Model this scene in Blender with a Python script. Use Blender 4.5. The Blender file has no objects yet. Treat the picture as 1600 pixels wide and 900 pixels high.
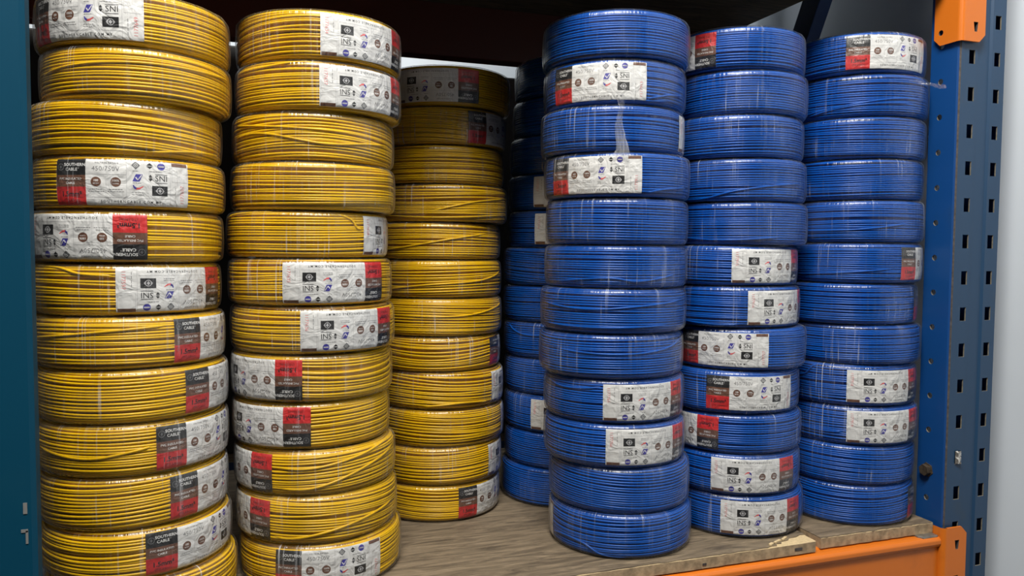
import bpy, math, random
import numpy as np

# ------------------------------------------------------------------ camera, world, lights, exposure
SC = bpy.context.scene
COL = SC.collection
DECK = 1.0                      # height of the shelf deck above the floor
R = math.radians

cam_data = bpy.data.cameras.new('camera')
cam_data.sensor_width = 36.0
cam_data.lens = 1200.47 / 1600 * 36.0
cam_data.clip_start = 0.02
cam = bpy.data.objects.new('camera', cam_data)
COL.objects.link(cam)
def aim_camera(height, yaw, pitch, roll):
    fwd = np.array([math.sin(yaw) * math.cos(pitch), math.cos(yaw) * math.cos(pitch), -math.sin(pitch)])
    rt = np.array([math.cos(yaw), -math.sin(yaw), 0.0])
    up = np.cross(rt, fwd)
    r2 = math.cos(roll) * rt + math.sin(roll) * up
    u2 = -math.sin(roll) * rt + math.cos(roll) * up
    import mathutils
    m = mathutils.Matrix(((r2[0], u2[0], -fwd[0], 0.0), (r2[1], u2[1], -fwd[1], 0.0), (r2[2], u2[2], -fwd[2], height), (0, 0, 0, 1)))
    cam.matrix_world = m
aim_camera(DECK + 0.42647, R(19.0), 0.0506175, 0.0069421)
SC.camera = cam

world = bpy.data.worlds.new('world')
SC.world = world
world.use_nodes = True
world.node_tree.nodes['Background'].inputs[0].default_value = (0.75, 0.86, 1.0, 1)
world.node_tree.nodes['Background'].inputs[1].default_value = 0.012

def area_light(name, loc, size_x, size_y, power, color, target):
    import mathutils
    d = bpy.data.lights.new(name, 'AREA')
    d.shape = 'RECTANGLE'; d.size = size_x; d.size_y = size_y
    d.energy = power; d.color = color
    o = bpy.data.objects.new(name, d)
    COL.objects.link(o)
    o.location = loc
    v = mathutils.Vector(target) - mathutils.Vector(loc)
    o.rotation_euler = v.to_track_quat('-Z', 'Y').to_euler()
    return o
# the ceiling lamp over the aisle, another one further along it, and the one over the gap behind the rack
area_light('aisle_ceiling_light', (0.02, 0.05, 3.05), 0.85, 0.40, 78, (1.0, 0.965, 0.90), (0.35, 1.0, 1.3))
area_light('far_aisle_ceiling_light', (-2.6, -0.9, 3.05), 1.15, 0.30, 5, (1.0, 0.97, 0.92), (-0.2, 0.8, 1.2))
area_light('rear_ceiling_light', (0.1, 1.75, 2.9), 1.2, 0.2, 9, (0.93, 0.97, 1.0), (0.1, 2.35, 2.0))

SC.view_settings.view_transform = 'Standard'
SC.view_settings.look = 'None'
SC.view_settings.gamma = 1.0
SC.view_settings.use_curve_mapping = False
SC.view_settings.exposure = 0.0

# ------------------------------------------------------------------ materials
def new_mat(name):
    m = bpy.data.materials.new(name)
    m.use_nodes = True
    return m, m.node_tree, m.node_tree.nodes['Principled BSDF']

def node(nt, kind, **kw):
    n = nt.nodes.new(kind)
    for k, v in kw.items():
        if k.startswith('i_'):
            key = k[2:]
            key = int(key) if key.isdigit() else key.replace('_', ' ')
            n.inputs[key].default_value = v
        else:
            setattr(n, k, v)
    return n

def ramp(nt, stops):
    n = nt.nodes.new('ShaderNodeValToRGB')
    while len(n.color_ramp.elements) < len(stops):
        n.color_ramp.elements.new(0.5)
    for e, (p, c) in zip(n.color_ramp.elements, stops):
        e.position = p
        e.color = c if len(c) == 4 else (*c, 1)
    return n

def plain(name, col, rough=0.5, metal=0.0, spec=0.5, var=0.0, scale=30.0, bump=0.0):
    m, nt, b = new_mat(name)
    b.inputs['Base Color'].default_value = (*col, 1)
    b.inputs['Roughness'].default_value = rough
    b.inputs['Metallic'].default_value = metal
    b.inputs['Specular IOR Level'].default_value = spec
    if var or bump:
        tc = node(nt, 'ShaderNodeTexCoord')
        nz = node(nt, 'ShaderNodeTexNoise', i_Scale=scale, i_Detail=4.0)
        nt.links.new(tc.outputs['Object'], nz.inputs['Vector'])
        if var:
            r = ramp(nt, [(0.3, tuple(c * (1 - var) for c in col)), (0.7, tuple(min(1, c * (1 + var)) for c in col))])
            nt.links.new(nz.outputs['Fac'], r.inputs['Fac'])
            nt.links.new(r.outputs['Color'], b.inputs['Base Color'])
        if bump:
            bp = node(nt, 'ShaderNodeBump', i_Strength=bump, i_Distance=0.002)
            nt.links.new(nz.outputs['Fac'], bp.inputs['Height'])
            nt.links.new(bp.outputs['Normal'], b.inputs['Normal'])
    return m

def wire_mat(name, col):
    m, nt, b = new_mat(name)
    tc = node(nt, 'ShaderNodeTexCoord')
    nz = node(nt, 'ShaderNodeTexNoise', i_Scale=18.0, i_Detail=2.0)
    nt.links.new(tc.outputs['Object'], nz.inputs['Vector'])
    r = ramp(nt, [(0.25, tuple(c * 0.86 for c in col)), (0.75, tuple(min(1, c * 1.10) for c in col))])
    nt.links.new(nz.outputs['Fac'], r.inputs['Fac'])
    nt.links.new(r.outputs['Color'], b.inputs['Base Color'])
    b.inputs['Roughness'].default_value = 0.28
    b.inputs['Specular IOR Level'].default_value = 0.22
    return m

def film_mat():
    m, nt, b = new_mat('clear_shrink_film')
    nt.nodes.remove(b)
    out = nt.nodes['Material Output']
    uv = node(nt, 'ShaderNodeUVMap', uv_map='wrap')
    info = node(nt, 'ShaderNodeObjectInfo')
    off = node(nt, 'ShaderNodeVectorMath', operation='ADD')
    mul = node(nt, 'ShaderNodeMath', operation='MULTIPLY', i_1=37.0)
    nt.links.new(info.outputs['Random'], mul.inputs[0])
    nt.links.new(uv.outputs['UV'], off.inputs[0])
    nt.links.new(mul.outputs[0], off.inputs[1])
    def stretched(sx, sy, rot=0.0):
        mp = node(nt, 'ShaderNodeMapping')
        mp.inputs['Scale'].default_value = (sx, sy, 1)
        mp.inputs['Rotation'].default_value = (0, 0, rot)
        nt.links.new(off.outputs[0], mp.inputs['Vector'])
        return mp
    def noise(mp, scale, detail=2.0, rough=0.5):
        n = node(nt, 'ShaderNodeTexNoise', i_Scale=scale, i_Detail=detail, i_Roughness=rough)
        nt.links.new(mp.outputs['Vector'], n.inputs['Vector'])
        return n
    # creases run up and down the coil, pulled over its rim
    n1 = noise(stretched(260, 16, 0.10), 1.0, 2.0)
    n2 = noise(stretched(70, 22, -0.22), 1.0, 3.0)
    add = node(nt, 'ShaderNodeMath', operation='ADD')
    nt.links.new(n1.outputs['Fac'], add.inputs[0]); nt.links.new(n2.outputs['Fac'], add.inputs[1])
    bump = node(nt, 'ShaderNodeBump', i_Strength=0.75, i_Distance=0.0018)
    nt.links.new(add.outputs[0], bump.inputs['Height'])
    gl = node(nt, 'ShaderNodeBsdfGlossy', i_Roughness=0.28)
    nt.links.new(bump.outputs['Normal'], gl.inputs['Normal'])
    tr = node(nt, 'ShaderNodeBsdfTransparent')
    lw = node(nt, 'ShaderNodeLayerWeight')
    nt.links.new(bump.outputs['Normal'], lw.inputs['Normal'])
    pw = node(nt, 'ShaderNodeMath', operation='POWER', i_1=4.0)
    nt.links.new(lw.outputs['Facing'], pw.inputs[0])
    boost = node(nt, 'ShaderNodeMath', operation='MULTIPLY_ADD', i_1=0.7, i_2=0.046)
    boost.use_clamp = True
    nt.links.new(pw.outputs[0], boost.inputs[0])
    mix = node(nt, 'ShaderNodeMixShader')
    nt.links.new(boost.outputs[0], mix.inputs[0]); nt.links.new(tr.outputs[0], mix.inputs[1]); nt.links.new(gl.outputs[0], mix.inputs[2])
    # milky stretch lines and hazy patches where the film is doubled
    n3 = noise(stretched(470, 9, 0.16), 1.0, 1.0)
    r3 = ramp(nt, [(0.60, (0, 0, 0)), (0.76, (0.42, 0.42, 0.42))])
    nt.links.new(n3.outputs['Fac'], r3.inputs['Fac'])
    n4 = noise(stretched(16, 12), 1.0, 2.0)
    r4 = ramp(nt, [(0.46, (0.06, 0.06, 0.06)), (0.72, (0.9, 0.9, 0.9))])
    nt.links.new(n4.outputs['Fac'], r4.inputs['Fac'])
    mm = node(nt, 'ShaderNodeMath', operation='MULTIPLY')
    nt.links.new(r3.outputs['Color'], mm.inputs[0]); nt.links.new(r4.outputs['Color'], mm.inputs[1])
    m2 = node(nt, 'ShaderNodeMath', operation='MULTIPLY_ADD', i_1=0.03)
    nt.links.new(r4.outputs['Color'], m2.inputs[0]); nt.links.new(mm.outputs[0], m2.inputs[2])
    haze = node(nt, 'ShaderNodeBsdfDiffuse')
    haze.inputs['Color'].default_value = (0.82, 0.84, 0.88, 1)
    mix2 = node(nt, 'ShaderNodeMixShader')
    nt.links.new(m2.outputs[0], mix2.inputs[0]); nt.links.new(mix.outputs[0], mix2.inputs[1]); nt.links.new(haze.outputs[0], mix2.inputs[2])
    nt.links.new(mix2.outputs[0], out.inputs['Surface'])
    return m

def tail_mat():
    m = FILM.copy(); m.name = 'crumpled_film'
    for n in m.node_tree.nodes:
        if n.type == 'MATH' and n.operation == 'MULTIPLY_ADD' and abs(n.inputs[1].default_value - 0.03) < 1e-6:
            n.inputs[1].default_value = 0.22
        if n.type == 'MATH' and n.operation == 'MULTIPLY_ADD' and abs(n.inputs[2].default_value - 0.046) < 1e-6:
            n.inputs[2].default_value = 0.16
    return m

def paper_mat(name, col, rough=0.45):
    m, nt, b = new_mat(name)
    b.inputs['Base Color'].default_value = (*col, 1)
    b.inputs['Roughness'].default_value = rough
    tc = node(nt, 'ShaderNodeTexCoord')
    nz = node(nt, 'ShaderNodeTexNoise', i_Scale=48.0, i_Detail=2.5, i_Distortion=1.4)
    nt.links.new(tc.outputs['Object'], nz.inputs['Vector'])
    bp = node(nt, 'ShaderNodeBump', i_Strength=0.75, i_Distance=0.004)
    nt.links.new(nz.outputs['Fac'], bp.inputs['Height'])
    nt.links.new(bp.outputs['Normal'], b.inputs['Normal'])
    return m

def board_mat(name, dark, light, rough=0.65):
    m, nt, b = new_mat(name)
    tc = node(nt, 'ShaderNodeTexCoord')
    mp = node(nt, 'ShaderNodeMapping')
    mp.inputs['Scale'].default_value = (5.0, 38.0, 38.0)
    nt.links.new(tc.outputs['Object'], mp.inputs['Vector'])
    nz = node(nt, 'ShaderNodeTexNoise', i_Scale=2.4, i_Detail=7.0, i_Roughness=0.68, i_Distortion=1.2)
    nt.links.new(mp.outputs['Vector'], nz.inputs['Vector'])
    r = ramp(nt, [(0.30, dark), (0.52, tuple((a + c) / 2 for a, c in zip(dark, light))), (0.70, light)])
    nt.links.new(nz.outputs['Fac'], r.inputs['Fac'])
    nt.links.new(r.outputs['Color'], b.inputs['Base Color'])
    b.inputs['Roughness'].default_value = rough
    bp = node(nt, 'ShaderNodeBump', i_Strength=0.25, i_Distance=0.001)
    nt.links.new(nz.outputs['Fac'], bp.inputs['Height'])
    nt.links.new(bp.outputs['Normal'], b.inputs['Normal'])
    return m

def paint_mat(name, col, rough=0.38, grime=(0.03, 0.03, 0.03), amount=0.5, scale=9.0):
    m, nt, b = new_mat(name)
    tc = node(nt, 'ShaderNodeTexCoord')
    nz = node(nt, 'ShaderNodeTexNoise', i_Scale=scale, i_Detail=5.0, i_Roughness=0.6)
    nt.links.new(tc.outputs['Object'], nz.inputs['Vector'])
    r = ramp(nt, [(0.58, col), (0.80, tuple(c * (1 - amount) + g * amount for c, g in zip(col, grime)))])
    nt.links.new(nz.outputs['Fac'], r.inputs['Fac'])
    nt.links.new(r.outputs['Color'], b.inputs['Base Color'])
    b.inputs['Roughness'].default_value = rough
    return m

YELLOW = wire_mat('yellow_pvc_wire', (0.60, 0.355, 0.004))
BLUE = wire_mat('blue_pvc_wire', (0.001, 0.066, 0.33))
FILM = film_mat()
TAIL = tail_mat()
PAPER = {
    'white': paper_mat('label_white_paper', (0.59, 0.59, 0.58)),
    'black': paper_mat('label_black_print', (0.012, 0.012, 0.013)),
    'brown': paper_mat('label_brown_print', (0.115, 0.052, 0.032)),
    'red': paper_mat('label_red_print', (0.46, 0.018, 0.019)),
    'grey': paper_mat('label_grey_print', (0.13, 0.13, 0.135)),
    'blue': paper_mat('label_blue_print', (0.045, 0.04, 0.26)),
    'rose': paper_mat('label_rose_print', (0.62, 0.10, 0.10)),
    'light': paper_mat('label_rule_print', (0.36, 0.36, 0.37)),
}
PAPER_ORDER = list(PAPER)
BOARD = board_mat('brown_laminate', (0.045, 0.033, 0.021), (0.245, 0.188, 0.122))
CHIP = plain('bare_chipboard', (0.50, 0.385, 0.22), 0.8, var=0.16, scale=260.0, bump=0.5)
EDGE = plain('soiled_board_edge', (0.30, 0.22, 0.13), 0.8, var=0.35, scale=90.0, bump=0.5)
ORANGE = paint_mat('orange_paint', (0.58, 0.145, 0.011), 0.36, (0.10, 0.03, 0.01), 0.35)
UPRIGHT = paint_mat('blue_paint', (0.004, 0.050, 0.190), 0.40, (0.02, 0.05, 0.10), 0.5, 7.0)
DULL_FRONT = paint_mat('dull_reflection_blue_paint', (0.013, 0.045, 0.100), 0.42, (0.035, 0.045, 0.05), 0.6, 10.0)  # grimy front copy of the blue paint, dull reflection put into its colour
TEAL = paint_mat('teal_paint', (0.0004, 0.043, 0.083), 0.6, (0.01, 0.06, 0.09), 0.2)
TEAL.node_tree.nodes['Principled BSDF'].inputs['Specular IOR Level'].default_value = 0.15
WORN = plain('worn_edge_paint', (0.06, 0.052, 0.05), 0.6, var=0.5, scale=160.0)
CUT = plain('cut_edge_steel', (0.22, 0.20, 0.16), 0.5, 0.3, var=0.3, scale=200.0)
STEEL = plain('dull_zinc_steel', (0.30, 0.29, 0.27), 0.42, 0.8, var=0.3, scale=120.0)
RUST = plain('brown_bolt_steel', (0.10, 0.075, 0.05), 0.5, 0.6, var=0.4, scale=150.0)
SHADED_ORANGE = plain('shaded_orange_paint', (0.11, 0.022, 0.012), 0.45)  # the orange rear beam's shade, put into a dark red-brown colour
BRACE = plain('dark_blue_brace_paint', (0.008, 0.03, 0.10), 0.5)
WALL = plain('white_wall_paint', (0.62, 0.67, 0.72), 0.75, var=0.03, scale=5.0)
FLOOR = plain('grey_concrete', (0.14, 0.138, 0.132), 0.7, var=0.2, scale=6.0)
CEIL = plain('ceiling_paint', (0.35, 0.35, 0.35), 0.9)

# ------------------------------------------------------------------ mesh helpers
class MB:
    """collects faces with a material index and links them as one mesh object"""
    def __init__(s):
        s.v = []; s.f = []; s.m = []
    def add(s, verts, faces, mi=0):
        o = len(s.v)
        s.v += [tuple(p) for p in verts]
        for f in faces:
            s.f.append(tuple(i + o for i in f)); s.m.append(mi)
    def box(s, lo, hi, mi=0):
        x0, y0, z0 = lo; x1, y1, z1 = hi
        s.add([(x0, y0, z0), (x1, y0, z0), (x1, y1, z0), (x0, y1, z0), (x0, y0, z1), (x1, y0, z1), (x1, y1, z1), (x0, y1, z1)],
              [(0, 3, 2, 1), (4, 5, 6, 7), (0, 1, 5, 4), (1, 2, 6, 5), (2, 3, 7, 6), (3, 0, 4, 7)], mi)
    def prism(s, outline, axis, a, b, mi=0):
        """outline: list of 2-D points; axis 'x','y','z' the direction it is pushed along from a to b"""
        def pt(p, t):
            return {'x': (t, p[0], p[1]), 'y': (p[0], t, p[1]), 'z': (p[0], p[1], t)}[axis]
        n = len(outline)
        vs = [pt(p, a) for p in outline] + [pt(p, b) for p in outline]
        fs = [tuple(range(n))[::-1], tuple(range(n, 2 * n))] + [(i, (i + 1) % n, n + (i + 1) % n, n + i) for i in range(n)]
        s.add(vs, fs, mi)
    def build(s, name, mats, parent=None, smooth=False, bevel=0.0, solid=0.0, loc=None):
        me = bpy.data.meshes.new(name)
        me.from_pydata(s.v, [], s.f)
        for m in (mats if isinstance(mats, (list, tuple)) else [mats]):
            me.materials.append(m)
        me.polygons.foreach_set('material_index', s.m)
        if smooth:
            me.polygons.foreach_set('use_smooth', [True] * len(s.f))
        me.update()
        o = bpy.data.objects.new(name, me)
        COL.objects.link(o)
        if parent: o.parent = parent
        if loc: o.location = loc
        if solid:
            md = o.modifiers.new('thickness', 'SOLIDIFY'); md.thickness = solid; md.offset = -1
        if bevel:
            md = o.modifiers.new('bevel', 'BEVEL'); md.width = bevel; md.segments = 2; md.limit_method = 'ANGLE'
        return o

def quick_mesh(name, v, quads, mats, smooth=True, mat_idx=None, tris=None):
    me = bpy.data.meshes.new(name)
    nq = len(quads) if quads is not None else 0
    nt_ = len(tris) if tris is not None else 0
    me.vertices.add(len(v))
    me.vertices.foreach_set('co', np.asarray(v, dtype=np.float32).ravel())
    idx = []
    if nq: idx.append(np.asarray(quads, dtype=np.int32).ravel())
    if nt_: idx.append(np.asarray(tris, dtype=np.int32).ravel())
    idx = np.concatenate(idx)
    me.loops.add(len(idx))
    me.loops.foreach_set('vertex_index', idx)
    starts = np.concatenate([np.arange(nq) * 4, nq * 4 + np.arange(nt_) * 3]).astype(np.int32)
    me.polygons.add(nq + nt_)
    me.polygons.foreach_set('loop_start', starts)
    for m in mats: me.materials.append(m)
    if mat_idx is not None: me.polygons.foreach_set('material_index', np.asarray(mat_idx, dtype=np.int32))
    if smooth: me.polygons.foreach_set('use_smooth', np.ones(nq + nt_, dtype=bool))
    me.update(calc_edges=True)
    me.validate()
    return me

def empty(name, loc):
    o = bpy.data.objects.new(name, None)
    o.empty_display_size = 0.05
    COL.objects.link(o)
    o.location = loc
    return o

def tag(o, label, cat, group=None):
    o['label'] = label; o['category'] = cat
    if group: o['group'] = group
    return o

def structure(o):
    o['kind'] = 'structure'
    return o

# ------------------------------------------------------------------ the setting
b = MB(); b.box((-3.5, -2.5, -0.1), (1.5, 2.7, 0.0)); structure(b.build('floor', FLOOR))
b = MB(); b.box((-3.5, 2.35, 0.0), (1.5, 2.5, 3.3)); structure(b.build('wall_back', WALL))
b = MB(); b.box((1.2, -2.5, 0.0), (1.35, 2.35, 3.3)); structure(b.build('wall_right', WALL))
b = MB(); b.box((-3.5, -2.5, 3.3), (1.5, 2.7, 3.4)); structure(b.build('ceiling', CEIL))

# ------------------------------------------------------------------ the rack
PITCH = 0.0565
def punched_face(mb, x0, x1, z0, z1, cols, rows, hw, hh, place, mi=0, edge=1):
    """a steel sheet in (x, z) with upright square holes at cols x rows; place() turns (x, z, depth) into a point"""
    xs = sorted(set([x0, x1] + [c + s * hw for c in cols for s in (-1, 1)]))
    zs = sorted(set([z0, z1] + [r + s * hh for r in rows for s in (-1, 1)]))
    for i in range(len(xs) - 1):
        for j in range(len(zs) - 1):
            xm, zm = (xs[i] + xs[i + 1]) / 2, (zs[j] + zs[j + 1]) / 2
            if any(abs(xm - c) < hw for c in cols) and any(abs(zm - r) < hh for r in rows):
                q = [(xs[i], zs[j]), (xs[i + 1], zs[j]), (xs[i + 1], zs[j + 1]), (xs[i], zs[j + 1])]
                for k in range(4):                                   # the cut edge of the hole
                    a, c = q[k], q[(k + 1) % 4]
                    mb.add([place(a[0], a[1], 0), place(c[0], c[1], 0), place(c[0], c[1], 0.0022), place(a[0], a[1], 0.0022)], [(0, 1, 2, 3)], edge)
                continue
            mb.add([place(xs[i], zs[j], 0), place(xs[i + 1], zs[j], 0), place(xs[i + 1], zs[j + 1], 0), place(xs[i], zs[j + 1], 0)], [(0, 1, 2, 3)], mi)

def round_holes(mb, y0, y1, z0, z1, yc, rows, rad, place, mi=0, edge=1, n=16):
    """a sheet in (y, z) with round holes down its middle"""
    zs = [z0]
    half = rad * 1.8
    for r in rows: zs += [r - half, r + half]
    zs.append(z1)
    for a, c in zip(zs[0::2], zs[1::2]):
        for ya, yb in ((y0, yc - half), (yc - half, yc + half), (yc + half, y1)):
            mb.add([place(ya, a, 0), place(yb, a, 0), place(yb, c, 0), place(ya, c, 0)], [(0, 1, 2, 3)], mi)
    for r in rows:
        for ya, yb in ((y0, yc - half), (yc + half, y1)):
            mb.add([place(ya, r - half, 0), place(yb, r - half, 0), place(yb, r + half, 0), place(ya, r + half, 0)], [(0, 1, 2, 3)], mi)
        ci, sq = [], []
        for k in range(n):
            t = 2 * math.pi * k / n
            cx, cz = math.cos(t), math.sin(t)
            s = half / max(abs(cx), abs(cz))
            ci.append((yc + rad * cx, r + rad * cz)); sq.append((yc + s * cx, r + s * cz))
        for k in range(n):
            j = (k + 1) % n
            mb.add([place(*ci[k], 0), place(*ci[j], 0), place(*sq[j], 0), place(*sq[k], 0)], [(0, 1, 2, 3)], mi)
            mb.add([place(*ci[k], 0), place(*ci[j], 0), place(*ci[j], 0.0022), place(*ci[k], 0.0022)], [(0, 1, 2, 3)], edge)

# the punched blue upright: front face with two columns of square holes, a worn corner, side with round holes
UX0, UX1, UY = 1.0275, 1.1235, 0.900
ROWS = [DECK + 0.7255 + PITCH * k for k in range(-30, 12)]
up = MB()
def front(x, z, d): return (x, UY + d + (0.0028 if 1.0665 < x < 1.0915 else 0.0), z)
gaps = [1.0640, 1.0665, 1.0915, 1.0940]
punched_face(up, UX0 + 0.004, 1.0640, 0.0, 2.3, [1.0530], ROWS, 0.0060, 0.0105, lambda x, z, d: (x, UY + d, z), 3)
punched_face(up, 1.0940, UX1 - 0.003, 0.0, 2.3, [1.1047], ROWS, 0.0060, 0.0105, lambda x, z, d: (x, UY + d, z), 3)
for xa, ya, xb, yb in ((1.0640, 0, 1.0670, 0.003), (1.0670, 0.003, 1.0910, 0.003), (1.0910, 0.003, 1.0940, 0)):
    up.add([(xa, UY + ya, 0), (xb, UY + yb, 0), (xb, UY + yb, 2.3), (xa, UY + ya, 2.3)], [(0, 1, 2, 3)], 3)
SIDE_ROWS = [DECK + 0.692 - 0.0549 * k for k in range(-9, 28) if k != 11]
round_holes(up, UY + 0.004, UY + 0.052, 0.0, 2.3, 0.9325, sorted(SIDE_ROWS), 0.0046, lambda y, z, d: (UX0 + d, y, z))
for (xa, ya), (xb, yb), mi in (((UX0, UY + 0.004), (UX0 + 0.0012, UY + 0.0012), 0), ((UX0 + 0.0012, UY + 0.0012), (UX0 + 0.004, UY), 2),
                               ((UX1 - 0.003, UY), (UX1, UY + 0.003), 0), ((UX1, UY + 0.003), (UX1, UY + 0.052), 0),
                               ((UX1, UY + 0.052), (UX1 - 0.02, UY + 0.052), 0), ((UX0, UY + 0.052), (UX0 + 0.02, UY + 0.052), 0)):
    up.add([(xa, ya, 0), (xb, yb, 0), (xb, yb, 2.3), (xa, ya, 2.3)], [(0, 1, 2, 3)], mi)
upright = empty('rack_upright', (UX0 + 0.048, UY + 0.04, 0.0))
tag(upright, 'punched blue steel rack upright with square holes in front and round holes on its side', 'rack upright')
def under(o, root):
    o.parent = root
    o.location = tuple(a - c for a, c in zip(o.location, root.location))
    return o
under(up.build('post', [UPRIGHT, CUT, WORN, DULL_FRONT]), upright)
# hexagonal bolt in the side, a crumpled foil scrap poking from one hole
bo = MB()
hexa = [(0.0095 * math.cos(k * math.pi / 3 + 0.3), 0.0095 * math.sin(k * math.pi / 3 + 0.3)) for k in range(6)]
bo.prism([(0.9325 + a, DECK + 0.078 + c) for a, c in hexa], 'x', UX0 - 0.0085, UX0 - 0.0005)
bo.prism([(0.9325 + 1.25 * a, DECK + 0.078 + 1.25 * c) for a, c in hexa], 'x', UX0 - 0.0012, UX0 + 0.0)
under(bo.build('bolt', RUST, bevel=0.0012), upright)
rng = random.Random(4)
fo = MB(); g = []
for i in range(5):
    for j in range(7):
        g.append((1.0470 + 0.003 * i, UY - 0.001 - 0.004 * rng.random() * (0 < i < 4), DECK + 0.7255 - 11 * PITCH + 0.0103 - 0.0033 * j + 0.0008 * rng.random()))
fo.add(g, [(i * 7 + j, (i + 1) * 7 + j, (i + 1) * 7 + j + 1, i * 7 + j + 1) for i in range(4) for j in range(6)])
under(fo.build('foil_scrap', plain('crumpled_foil', (0.72, 0.68, 0.62), 0.25, 0.9), solid=0.0003), upright)['label'] = 'crumpled silver scrap stuffed into one square hole'

# the plain teal post at the near end
lp = MB()
lp.prism([(-0.298, 0.862), (-0.296, 0.860), (-0.2045, 0.860), (-0.2005, 0.8645), (-0.2005, 0.880), (-0.2045, 0.884), (-0.225, 0.884), (-0.225, 0.880), (-0.208, 0.880), (-0.208, 0.866), (-0.291, 0.866), (-0.291, 0.884), (-0.298, 0.884)], 'z', 0.0, 2.3)
teal = empty('rack_upright', (-0.25, 0.895, 0.0))
tag(teal, 'plain teal steel rack post beside the nearest yellow stack', 'rack upright')
under(lp.build('post', TEAL), teal)
ch = MB()
for (x, z, w, h) in ((-0.2095, 0.168, 0.0035, 0.011), (-0.2105, 0.1455, 0.006, 0.003), (-0.2085, 0.139, 0.0022, 0.013)):
    ch.box((x - w / 2, 0.8594, DECK + z - h / 2), (x + w / 2, 0.8604, DECK + z + h / 2))
under(ch.build('paint_scrape', plain('bare_scraped_metal', (0.17, 0.17, 0.165), 0.6)), teal)['label'] = 'pale scrapes on the post edge'

# rear posts and the diagonal brace of the far frame
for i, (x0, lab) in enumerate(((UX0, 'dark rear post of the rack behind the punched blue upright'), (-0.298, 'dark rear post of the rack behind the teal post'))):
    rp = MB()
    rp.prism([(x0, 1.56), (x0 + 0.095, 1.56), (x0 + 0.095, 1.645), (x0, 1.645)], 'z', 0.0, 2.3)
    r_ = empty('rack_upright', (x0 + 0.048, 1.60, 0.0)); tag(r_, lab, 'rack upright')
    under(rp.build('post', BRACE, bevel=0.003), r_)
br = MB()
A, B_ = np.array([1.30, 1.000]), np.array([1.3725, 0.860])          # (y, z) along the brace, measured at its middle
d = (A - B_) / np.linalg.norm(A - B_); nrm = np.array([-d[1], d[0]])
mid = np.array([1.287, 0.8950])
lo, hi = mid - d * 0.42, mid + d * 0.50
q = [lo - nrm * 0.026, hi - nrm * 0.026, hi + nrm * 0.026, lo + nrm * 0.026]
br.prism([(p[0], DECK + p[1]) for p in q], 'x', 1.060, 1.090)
tag(br.build('rack_brace', BRACE, bevel=0.002), 'dark diagonal brace of the end frame, above the shelf of blue coils', 'rack brace')

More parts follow.
